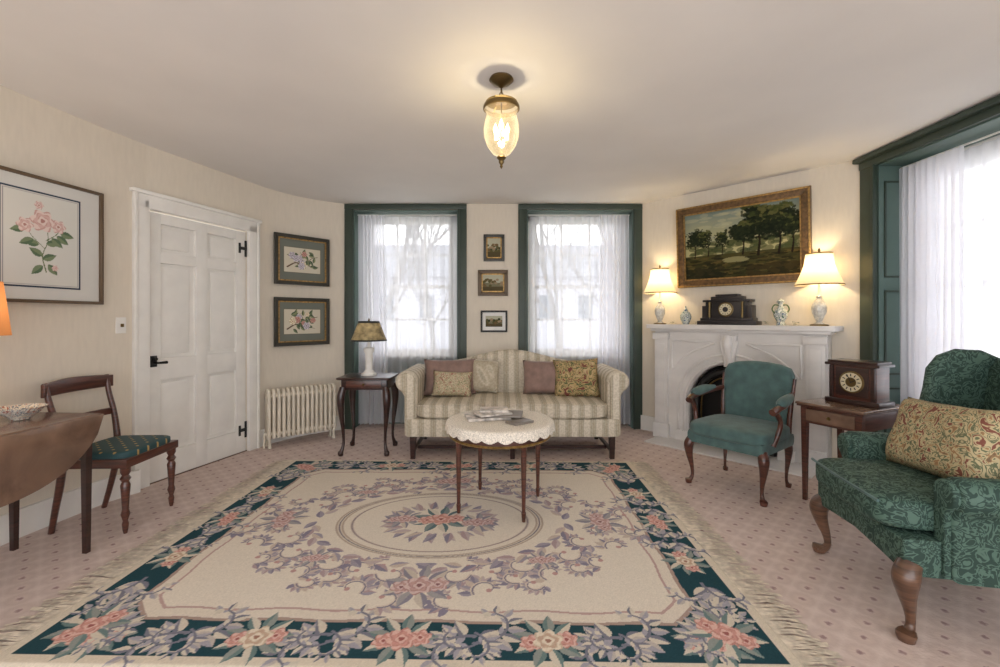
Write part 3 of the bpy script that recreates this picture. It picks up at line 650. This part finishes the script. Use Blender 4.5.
for s in (-1,1):
    box('pilaster',(s*.715,-.175,.62),(.15,.03,1.0),m_marble,fp,.005); box('pilaster_panel',(s*.715,-.192,.62),(.09,.012,.86),m_marble,fp,.005)
    box('plinth',(s*.715,-.18,.08),(.18,.05,.16),m_marble,fp,.006); box('inner_plinth',(s*.49,-.17,.06),(.14,.03,.12),m_marble,fp,.005)
    pts=[(s*.60,-.162,1.08),(s*.60,-.162,.78),(s*.52,-.162,.86),(s*.38,-.162,.97),(s*.2,-.162,1.05),(s*.15,-.162,1.08),(s*.3,-.162,1.08),(s*.60,-.162,1.08)]
    tube('spandrel_moulding',pts,[.013]*8,m_marble,fp,6,m=3)
    box('capital',(s*.715,-.185,1.13),(.18,.06,.07),m_marble,fp,.008)
slab('keystone',[(-.045,.84),(-.075,1.16),(.075,1.16),(.045,.84)],.07,.02,m_marble,fp,(0,-.185,0))
tube('keystone_scroll',[(0,-.22,1.15),(0,-.24,1.07),(0,-.23,.98),(0,-.215,.88),(0,-.20,.83)],[.035,.04,.03,.025,.012],m_marble,fp,10)
for sx in (-1,1): tube('acanthus',[(sx*.025,-.215,.9),(sx*.055,-.205,1.0),(sx*.075,-.2,1.1)],[.010,.015,.010],m_marble,fp,8)
box('frieze_mould',(0,-.10,1.20),(1.66,.22,.03),m_marble,fp,.008)
so=[(-.885,.0),(-.885,-.20),(-.86,-.235),(-.80,-.245),(-.4,-.25),(0,-.262),(.4,-.25),(.80,-.245),(.86,-.235),(.885,-.20),(.885,0)]
mesh('mantel_shelf',[(x,y,z) for z in (1.215,1.26) for x,y in so],[tuple(range(11)),tuple(range(11,22))]+[(i,(i+1)%11,(i+1)%11+11,i+11) for i in range(11)],m_marble,fp)
box('hearth_slab',(0,-.30,.008),(1.5,.40,.014),m_marble,fp,.003)
ai=[(-R0,0.01)]+arch(R0-.002,ZS)+[(R0,0.01)]
slab('firebox_back',[(x,z) for x,z in ai],.02,.002,M('soot_black',(12,11,11),.8),fp,(0,-.015,0),seg=1)
pts=[(-.36,-.10,.02)]+[(x,-.10,z) for x,z in arch(.36,ZS,10)]+[(.36,-.10,.02)]
tube('insert_arch',pts,[.035]*len(pts),m_black,fp,8,m=3)
pts=[(-.30,-.12,.02)]+[(x,-.12,z) for x,z in arch(.30,ZS,10)]+[(.30,-.12,.02)]
tube('insert_trim',pts,[.008]*len(pts),m_brass,fp,6,m=3)
for k in range(9): x=-.24+.06*k; tube('grate_bar',[(x,-.13,.05),(x,-.15,.18),(x,-.14,.3)],[.006]*3,m_black,fp,6)
for z in (.08,.28): box('grate_rail',(0,-.14,z),(.54,.015,.015),m_black,fp)
MT=1.2605
def landscape():
    W,H=1.10,.73; c=Cv(W,H,.0035,(150,150,110)); X,Y=np.meshgrid(c.x,c.y); r=random.Random(12)
    sky=np.clip((Y+.0)/.36,0,1)[...,None]; c.im[:]=np.array(lin((184,176,128)))*(1-sky)+np.array(lin((112,128,124)))*sky
    for k in range(50): c.ell(r.uniform(-.5,.5),r.uniform(.06,.35),r.uniform(.04,.1),r.uniform(.01,.025),r.choice([(186,180,146),(132,142,130),(194,184,142)]),al=.35)
    for k in range(90): c.ell(r.uniform(-.54,.54),r.uniform(-.10,.03),r.uniform(.03,.06),r.uniform(.015,.03),r.choice([(72,80,46),(88,90,52),(58,68,40)]),al=.7)
    c.im[Y<-.10]=lin((70,66,36)); m=(Y<-.12)&(Y>-.22)&(((X+.03)/.13)**2+((Y+.17)/.03)**2<1); c.im[m]=lin((140,134,92))
    for k in range(320):
        y=r.uniform(-.36,-.12); x=r.uniform(-.54,.54)
        if abs(x+.03)<.13 and -.20<y<-.14: continue
        c.ell(x,y,r.uniform(.02,.06),r.uniform(.006,.014),r.choice([(50,52,27),(76,68,34),(36,38,21),(96,80,42),(32,32,19)]),al=.8)
    def tree(x,y,s,dark):
        c.stroke([(x,y-.02),(x+.01*s,y+.10*s),(x-.02*s,y+.22*s)],.009*s,.004*s,(34,27,18)); c.stroke([(x,y+.1*s),(x+.06*s,y+.2*s)],.005*s,.003*s,(34,27,18))
        cl=[(r.uniform(-.09,.09)*s,y+(.15+r.uniform(0,.16))*s,r.uniform(.05,.09)*s) for _ in range(13)]
        for ox,oy,cr_ in cl:
            for k in range(45):
                a=r.uniform(0,6.28); q=r.random()**.6; px=x+ox+math.cos(a)*q*cr_; py=oy+math.sin(a)*q*cr_*.8
                lt=(math.sin(a)*q>.25); c.ell(px,py,r.uniform(.008,.016)*s,r.uniform(.006,.012)*s,r.choice([(76,80,40),(60,68,34),(94,92,50)] if lt and not dark else [(28,36,21),(38,45,25),(22,29,17)]),al=.85)
    tree(-.44,-.10,.8,True); tree(-.30,-.09,.7,False); tree(-.16,-.09,.6,False); tree(.47,-.12,1.1,True)
    tree(.04,-.10,1.05,True); tree(.36,-.12,1.3,False); tree(.18,-.12,1.5,False)
    for k in range(70): c.ell(r.uniform(-.54,-.15),r.uniform(-.36,-.24),.04,.018,r.choice([(34,36,22),(48,46,28)]),al=.8)
    for k in range(70): c.ell(r.uniform(.10,.54),r.uniform(-.36,-.24),.04,.018,r.choice([(42,40,22),(60,52,28)]),al=.8)
    return c
frame('landscape_painting',FP(1.10,.015,2.10),fth,1.25,.87,.075,M('bronze_gilt_frame',(98,74,46),.4,metal=.3,var=.25,scale=(30,30,30)),landscape(),None,tilt=pr(3),dep=.05,inner=m_gold)
mc=E('black_mantel_clock',FP(1.04,.13,MT),fth)
box('plinth',(0,0,.02),(.56,.17,.04),m_blkmar,mc,.004); box('step',(0,0,.055),(.50,.15,.03),m_blkmar,mc,.004); box('case',(0,0,.15),(.40,.13,.17),m_blkmar,mc,.004)
box('side_l',(-.20,0,.13),(.07,.13,.13),m_blkmar,mc,.004); box('side_r',(.20,0,.13),(.07,.13,.13),m_blkmar,mc,.004); box('cornice',(0,0,.243),(.45,.155,.022),m_blkmar,mc,.004); box('roof',(0,0,.27),(.30,.12,.035),m_blkmar,mc,.006); box('cap',(0,0,.298),(.22,.10,.022),m_blkmar,mc,.006)
lathe('bezel',[(.072,0),(.072,.01),(.06,.014)],m_brass,mc,(0,-.064,.155),28,(pi/2,0,0)); lathe('dial',[(.058,0),(.058,.016),(0,.0165)],m_dial,mc,(0,-.064,.155),28,(pi/2,0,0)); lathe('dial_centre',[(.026,0),(.026,.018),(0,.0185)],m_blkmar,mc,(0,-.064,.155),20,(pi/2,0,0))
for k in range(12):
    a=k*pi/6; box('numeral',(.046*math.sin(a),-.0815,.155+.046*math.cos(a)),(.004,.002,.014),m_black,mc,0,(0,a,0))
for s in (-1,1): tube('column',[(s*.155,-.075,.075),(s*.155,-.075,.15),(s*.155,-.075,.23)],[.012,.010,.012],m_brass,mc,10)
m_crystal=M('pale_porcelain',(200,198,190),.15,var=.15,scale=(30,30,30),coat=.6)
def lamp(name,loc,sc=1):
    e=E(name,loc,fth)
    pr_=[(.055,0),(.055,.012),(.035,.02),(.02,.035),(.03,.06),(.052,.12),(.056,.16),(.045,.20),(.022,.235),(.018,.25),(.026,.26),(.01,.275),(.008,.40)]
    lathe('body',[(r*sc,z*sc) for r,z in pr_],m_crystal,e,n=24,flute=.05,nf=12); lathe('foot',[(.07*sc,0),(.07*sc,.010),(.05*sc,.016)],m_brass,e)
    sp=[(.185,.36),(.165,.40),(.135,.47),(.112,.54),(.10,.64)]
    lathe('shade_fabric',[(r*sc,z*sc) for r,z in sp],m_shade,e,n=40,flute=.012,nf=20); lathe('shade_trim',[(.188*sc,.357*sc),(.184*sc,.368*sc)],m_gold,e,n=40); lathe('shade_trim_top',[(.103*sc,.632*sc),(.101*sc,.643*sc)],m_gold,e,n=40)
    lathe('finial',[(.004,.6*sc),(.006,.65*sc),(.012,.67*sc),(0,.695*sc)],m_brass,e,n=10)
    lathe('bulb',[(.0,.40*sc),(.02,.42*sc),(.028,.45*sc),(.02,.48*sc),(0,.49*sc)],m_bulb,e,n=12)
    L=bpy.data.lights.new(name+'_light','POINT'); L.energy=6; L.color=(1,.80,.50); L.shadow_soft_size=.04; lo=bpy.data.objects.new('light',L); COL.objects.link(lo); lo.parent=e; lo.location=(0,0,.50*sc)
    return e
lamp('mantel_lamp',FP(.31,.13,MT),.97); lamp('mantel_lamp',FP(1.80,.13,MT),1.0)
def vase(name,loc,prof,mat):
    e=E(name,loc,0); lathe('body',prof,mat,e,n=28); return e
v=vase('ginger_jar',FP(.60,.12,MT),[(.03,0),(.035,.01),(.055,.06),(.058,.09),(.04,.13),(.02,.145),(.022,.16),(.008,.18),(.010,.19),(0,.20)],m_blue)
v=vase('porcelain_vase',FP(1.50,.12,MT),[(.035,0),(.04,.012),(.028,.03),(.055,.08),(.06,.11),(.045,.145),(.022,.165),(.018,.2),(.035,.225),(.02,.24),(0,.25)],m_blue)
for s in (-1,1): tube('handle',[(s*.055,0,.11),(s*.08,0,.15),(s*.06,0,.19),(s*.02,0,.19)],[.006]*4,m_leaf,v,8)
def ivy(name,segs,n,seed):
    rg=random.Random(seed); vs=[];fs=[]
    for k in range(n):
        sg=rg.choice(segs); s=rg.uniform(sg[0],sg[1]); d=rg.uniform(sg[2],sg[3]); q=Vector(FP(s,d,rg.uniform(sg[4],sg[5]))); a=rg.uniform(0,6.28); L=rg.uniform(.02,.035); t=rg.uniform(-.4,.6)
        b=len(vs); dx,dy=math.cos(a)*L,math.sin(a)*L
        vs+=[tuple(q),(q.x+dx/2-dy/2.4,q.y+dy/2+dx/2.4,q.z+abs(t)*L*.3),(q.x+dx,q.y+dy,q.z+abs(t)*L*.5),(q.x+dx/2+dy/2.4,q.y+dy/2-dx/2.4,q.z+abs(t)*L*.3)]; fs.append((b,b+1,b+2,b+3))
    return mesh(name,vs,fs,m_leaf,sm=0)
Z0,Z1=MT+.004,MT+.035
ivy('ivy_sprig',[(.43,.48,.08,.18,Z0,Z1)],26,1); ivy('ivy_sprig',[(.69,.71,.08,.18,Z0,Z1)],16,2); ivy('ivy_sprig',[(1.36,1.39,.07,.19,Z0,Z1)],24,3); ivy('ivy_sprig',[(1.61,1.65,.07,.19,Z0,Z1)],24,4)
# ================================================================ GREEN OPEN ARMCHAIR
ac=E('open_armchair',(1.91,3.53,0),math.atan2(-.80,.60))
box('seat_frame',(0,-.01,.385),(.58,.56,.10),m_teal,ac,.03); cushion('seat',(0,-.03,.455),(.60,.58,.13),m_teal,ac,5)
ol=[(-.235,.0),(-.25,.12)]+[(-.27,.30),(-.268,.42),(-.24,.475),(-.17,.50),(-.08,.512),(0,.515),(.08,.512),(.17,.50),(.24,.475),(.268,.42),(.27,.30)]+[(.25,.12),(.235,0)]
slab('upholstered_back',ol,.11,.045,m_teal,ac,(0,.25,.46),(pr(-9),0,0))
for s in (-1,1):
    cab(ac,s*.265,-.25,.37,s,-1,m_mah,.032); cab(ac,s*.24,.24,.37,s*.3,1,m_mah,.026,'back_leg')
    tube('arm_rail',[(s*.26,.27,.73),(s*.30,.15,.71),(s*.325,-.02,.69),(s*.325,-.15,.675),(s*.315,-.21,.655)],[.018,.02,.022,.024,.026],m_mah,ac,10)
    tube('arm_support',[(s*.318,-.17,.66),(s*.325,-.10,.58),(s*.315,-.10,.50),(s*.29,-.14,.40)],[.02,.017,.018,.022],m_mah,ac,10)
    tube('arm_pad',[(s*.295,.17,.735),(s*.318,.05,.725),(s*.325,-.08,.71),(s*.325,-.13,.70)],[.016,.036,.036,.016],m_teal,ac,12)
    tube('back_post',[(s*.25,.24,.36),(s*.262,.25,.6),(s*.275,.30,.85)],[.022,.018,.014],m_mah,ac,8)
# ================================================================ CLOCK TABLE + CLOCK
tn=(-.91,-.42); tth=math.atan2(tn[0],-tn[1])
tb=E('occasional_table',(2.51,3.19,0),tth)
box('top',(0,0,.71),(.44,.54,.018),m_wal,tb,.006); box('top_edge',(0,0,.695),(.425,.525,.014),m_mah,tb,.003); box('apron',(0,0,.63),(.385,.48,.12),m_mah,tb,.003); box('drawer_front',(0,-.243,.63),(.31,.010,.085),m_wal,tb,.003)
lathe('knob',[(.006,0),(.013,.012),(.010,.018),(0,.02)],m_brass,tb,(0,-.247,.63),12,(pi/2,0,0))
for sx in (-1,1):
    for sy in (-1,1): tleg(tb,sx*.175,sy*.222,.69,.040,.024,m_mah)
ck=E('wooden_table_clock',(2.55,3.16,.7195),tth)
box('plinth',(0,0,.018),(.34,.20,.036),m_mahd,ck,.006); box('case',(0,0,.155),(.29,.165,.24),m_mah,ck,.004); box('cornice',(0,0,.282),(.34,.20,.02),m_mahd,ck,.006); box('cap',(0,0,.30),(.31,.18,.018),m_mahd,ck,.006)
for s in (-1,1): box('pilaster',(s*.128,-.088,.155),(.026,.014,.23),m_mahd,ck,.004)
DZ=.16
box('dial_plate',(0,-.085,DZ),(.20,.008,.20),m_mahd,ck,.002); lathe('bezel',[(.078,0),(.078,.004),(.068,.0075)],m_brass,ck,(0,-.088,DZ),30,(pi/2,0,0)); lathe('dial',[(.066,0),(.066,.009),(0,.0095)],m_dial,ck,(0,-.088,DZ),30,(pi/2,0,0)); lathe('dial_centre',[(.034,0),(.034,.0105),(0,.011)],m_brass,ck,(0,-.088,DZ),20,(pi/2,0,0))
for k in range(12):
    a=k*pi/6; box('numeral',(.050*math.sin(a),-.0985,DZ+.050*math.cos(a)),(.006,.002,.018),m_black,ck,0,(0,a,0))
box('hand_hour',(.012,-.1015,DZ+.005),(.005,.002,.04),m_black,ck,0,(0,1.0,0)); box('hand_minute',(-.01,-.1015,DZ+.025),(.004,.002,.06),m_black,ck,0,(0,-.4,0))
# ================================================================ WING CHAIR
wf=(-.98,.2); wc=E('wingback_armchair',(2.10,2.11,0),math.atan2(wf[0],-wf[1]))
slab('seat_rail',[(-.36,.27),(-.36,.42),(.36,.42),(.36,.27),(.2,.285),(0,.30),(-.2,.285)],.74,.02,m_dam,wc,(0,.0,0))
cushion('seat_cushion',(0,-.10,.495),(.64,.68,.17),m_dam,wc,6)
tube('cushion_welt',[(-.29,-.425,.545),(0,-.44,.55),(.29,-.425,.545)],[.007]*3,m_teal,wc,6)
for s in (-1,1):
    cab(wc,s*.335,-.335,.31,s*.8,-1,m_mahl,.042); tube('back_leg',[(s*.30,.33,.3),(s*.30,.35,.15),(s*.31,.42,.001)],[.026,.022,.018],m_mahl,wc,8)
    slab('rolled_arm',arm_outline(s,.27,.69,.075,.10),.54,.03,m_dam,wc,(s*.345,.05,0))
    slab('arm_facing',arm_outline(s,.28,.68,.062,.07),.03,.012,m_dam,wc,(s*.345,-.225,0))
    wing=[(-.02,.60),(-.04,.68),(.0,.76),(.06,.84),(.085,.95),(.10,1.06),(.15,1.13),(.23,1.165),(.34,1.16),(.42,1.12),(.42,.55)]
    slab('wing',wing,.075,.035,m_dam,wc,(s*.335,0.05,0),(0,0,pi/2))
ol=[(-.33,.0),(-.33,.62)]+[(-.33+.66*k/12,.66+.065*math.sin(pi*k/12)**.8) for k in range(1,12)]+[(.33,.62),(.33,0)]
slab('back',ol,.13,.05,m_dam,wc,(0,.39,.45),(pr(-7),0,0))
pillow('lumbar_pillow',(-.0,.01,.75),.60,.37,.18,m_tap2,wc,(pr(-20),pr(-4),pr(4)))
# ================================================================ DINING CHAIR
dc=E('dining_chair',(-2.505,2.94,0),math.atan2(1,-.03))
box('seat_frame',(0,0,.435),(.46,.43,.055),m_mah,dc,.006); cushion('drop_in_seat',(0,0,.475),(.44,.41,.075),m_seatd,dc,6)
for s in (-1,1):
    lathe('turned_front_leg',[(.010,0.001),(.014,.02),(.018,.06),(.013,.08),(.024,.12),(.017,.15),(.022,.24),(.026,.30),(.018,.32),(.029,.34),(.018,.36),(.027,.38),(.027,.42)],m_mah,dc,(s*.20,-.185,0),14)
    tube('back_post',[(s*.19,.27,.0015),(s*.20,.235,.15),(s*.205,.20,.32),(s*.205,.19,.46),(s*.21,.215,.65),(s*.215,.26,.82),(s*.22,.28,.93)],[.016,.018,.021,.021,.018,.016,.014],m_mah,dc,8)
def bend(x,y,z): return (x,y+.045*(1-(x/.25)**2),z)
cr=[(-.25+.5*k/16,.925+.015*math.sin(pi*k/16)) for k in range(17)]+[(.25-.5*k/16,.845) for k in range(17)]
slab('crest_rail',cr,.026,.008,m_mah,dc,(0,.265,0),fold=bend)
mr=[(-.21+.42*k/12,.70) for k in range(13)]+[(.21-.42*k/12,.655) for k in range(13)]
slab('mid_rail',mr,.02,.006,m_mah,dc,(0,.215,0),fold=bend)
# ================================================================ DROP LEAF TABLE (left)
dt=E('drop_leaf_table',(-2.60,2.035,0),pr(-4))
box('top',(0,0,.77),(.50,1.12,.02),m_wal,dt,.005); box('apron',(0,0,.70),(.40,.95,.11),m_mah,dt,.003)
leaf=[(-.56+1.12*k/30,-(.33)*(max(0,1-abs((-.56+1.12*k/30)/.56)**2.4))**.6) for k in range(31)]
slab('drop_leaf',leaf,.018,.004,m_wal,dt,(.262,0,.775),(0,0,pi/2),seg=2)
for sx in (-1,1):
    for sy in (-1,1): tleg(dt,sx*.222,sy*.50,.76,.038,.026,m_mahd)
kt=E('table_lamp',(-2.66,2.20,.781),0)
lathe('base',[(.06,0),(.06,.02),(.02,.04),(.045,.12),(.05,.2),(.02,.28),(.012,.32),(.008,.5)],m_brass,kt); lathe('shade_fabric',[(.165,.46),(.15,.60),(.135,.735)],m_shade2,kt,n=32); lathe('bulb',[(0,.5),(.025,.54),(0,.6)],m_bulb,kt,n=12)
L=bpy.data.lights.new('table_lamp_light','POINT'); L.energy=3.5; L.color=(1,.80,.55); L.shadow_soft_size=.04; lo=bpy.data.objects.new('light',L); COL.objects.link(lo); lo.parent=kt; lo.location=(0,0,.62)
nb=E('patterned_bowl',(-2.60,2.41,.781),0)
lathe('shade_shell',[(.0,.004),(.04,.0015),(.045,.012),(.07,.03),(.095,.055),(.105,.068),(.098,.066),(.07,.038),(.03,.02),(0,.018)],m_bowl,nb,n=32,flute=.03,nf=8)
# ================================================================ PENDANT
pd=E('pendant_lantern',(.008,2.54,HC),0)
lathe('canopy',[(.065,-.0005),(.07,-.012),(.05,-.03),(.02,-.045),(.008,-.055)],m_brass,pd)
for k in range(3):
    z=-.06-.022*k; pts=[(.010*math.cos(a)*(1 if k%2 else .3),.010*math.cos(a)*(.3 if k%2 else 1),z-.012+.014*math.sin(a)) for a in [i*pi/3 for i in range(7)]]
    tube('chain_link',pts,[.0028]*7,m_brass,pd,6,m=2)
lathe('smoke_cap',[(.004,-.115),(.03,-.12),(.085,-.135),(.092,-.14),(.0,-.142)],m_brass,pd); lathe('hanger',[(.004,-.10),(.004,-.27)],m_brass,pd,n=8)
lathe('shade_rim_band',[(.100,-.155),(.104,-.165),(.104,-.178),(.098,-.182),(.096,-.17)],m_brass,pd,n=36)
for k in range(3):
    a=2*pi*k/3; tube('arm',[(0,0,-.115),(.05*math.cos(a),.05*math.sin(a),-.13),(.099*math.cos(a),.099*math.sin(a),-.165)],[.004]*3,m_brass,pd,6)
lathe('glass_bell',[(.098,-.165),(.092,-.19),(.084,-.215),(.095,-.25),(.102,-.29),(.098,-.34),(.080,-.39),(.050,-.43),(.02,-.45)],m_glass,pd,n=40)
lathe('drop_finial',[(.024,-.448),(.028,-.455),(.014,-.47),(.016,-.48),(.006,-.495),(.009,-.505),(0,-.52)],m_brass,pd,n=16)
lathe('cluster_stem',[(.012,-.26),(.016,-.27),(.01,-.30)],m_brass,pd,n=10)
for k in range(3):
    a=2*pi*k/3+.5; x,y=.040*math.cos(a),.040*math.sin(a)
    lathe('candle',[(.009,-.35),(.009,-.31)],m_paper,pd,(x,y,0),10); lathe('bulb',[(.006,-.31),(.012,-.295),(.013,-.28),(.006,-.26),(0,-.245)],m_bulb,pd,(x,y,0),10)
    tube('bulb_arm',[(0,0,-.30),(x*.6,y*.6,-.355),(x,y,-.35)],[.003]*3,m_brass,pd,6)
L=bpy.data.lights.new('pendant_light','POINT'); L.energy=11; L.color=(1,.84,.56); L.shadow_soft_size=.05; lo=bpy.data.objects.new('light',L); COL.objects.link(lo); lo.parent=pd; lo.location=(0,0,-.30)
# ================================================================ OUTSIDE
mesh('ground_outside',[(-60,6.1,-.8),(60,6.1,-.8),(60,80,-.8),(-60,80,-.8)],[(0,1,2,3)],m_ground,sm=0)
def tree(name,x,y,h,seed):
    r=random.Random(seed); e=E(name,(x,y,-.8),0)
    cu=bpy.data.curves.new('branches','CURVE'); cu.dimensions='3D'; cu.bevel_depth=1; cu.bevel_resolution=1
    def br(p,d,L,rad,k):
        sp=cu.splines.new('POLY'); sp.points.add(4); q=Vector(p); dd=Vector(d)
        for i in range(5):
            sp.points[i].co=(*q,1); sp.points[i].radius=rad*(1-.6*i/4)
            if i<4:
                if k and i>=1:
                    for _ in range(2): br(q,(dd+Vector((r.uniform(-1,1),r.uniform(-1,1),r.uniform(-.1,.7)))*.9).normalized(),L*r.uniform(.45,.65),rad*.45,k-1)
                dd=(dd+Vector((r.uniform(-.2,.2),r.uniform(-.2,.2),.06))).normalized(); q=q+dd*L/4
    br((0,0,0),(0,0,1),h,.12,3)
    cu.materials.append(m_branch); o=bpy.data.objects.new('branches',cu); COL.objects.link(o); o.parent=e
for i,(x,y,h) in enumerate([(-4.5,15,7),(-2.6,18,7),(2.2,16,8),(4.6,17,7),(13,9,8)]): tree('bare_tree',x,y,h,i+2)
hs=E('neighbour_house',(-1.0,32,-.8),0)
box('walls',(0,0,2.4),(22,6,4.8),m_house,hs); mesh('gable_roof',[(-11.4,-3.4,4.8),(11.4,-3.4,4.8),(11.4,3.4,4.8),(-11.4,3.4,4.8),(-11.4,0,7.4),(11.4,0,7.4)],[(0,1,5,4),(2,3,4,5),(0,4,3),(1,2,5),(0,1,2,3)],M('grey_roof',(130,132,138),.9),hs,sm=0)
m_dimg=M('dim_glass',(90,98,108),.3)
for k in range(8): box('house_window',(-9+2.6*k,-3.02,2.8),(.9,.06,1.6),m_dimg,hs)
# ================================================================ WORLD, CAMERA
w=bpy.data.worlds.new('World'); S.world=w; w.use_nodes=True; t=w.node_tree; bg=t.nodes['Background']
bg.inputs[0].default_value=(.955,.965,1.0,1); bg.inputs[1].default_value=2.45
cam=bpy.data.cameras.new('camera'); cam.sensor_width=36; cam.lens=16; cam.shift_y=-.0155; cam.clip_start=.05
co=bpy.data.objects.new('camera',cam); COL.objects.link(co); co.location=(0,0,1.33); co.rotation_euler=(pi/2,0,0); S.camera=co
S.view_settings.view_transform='Standard'
S.view_settings.exposure=.42
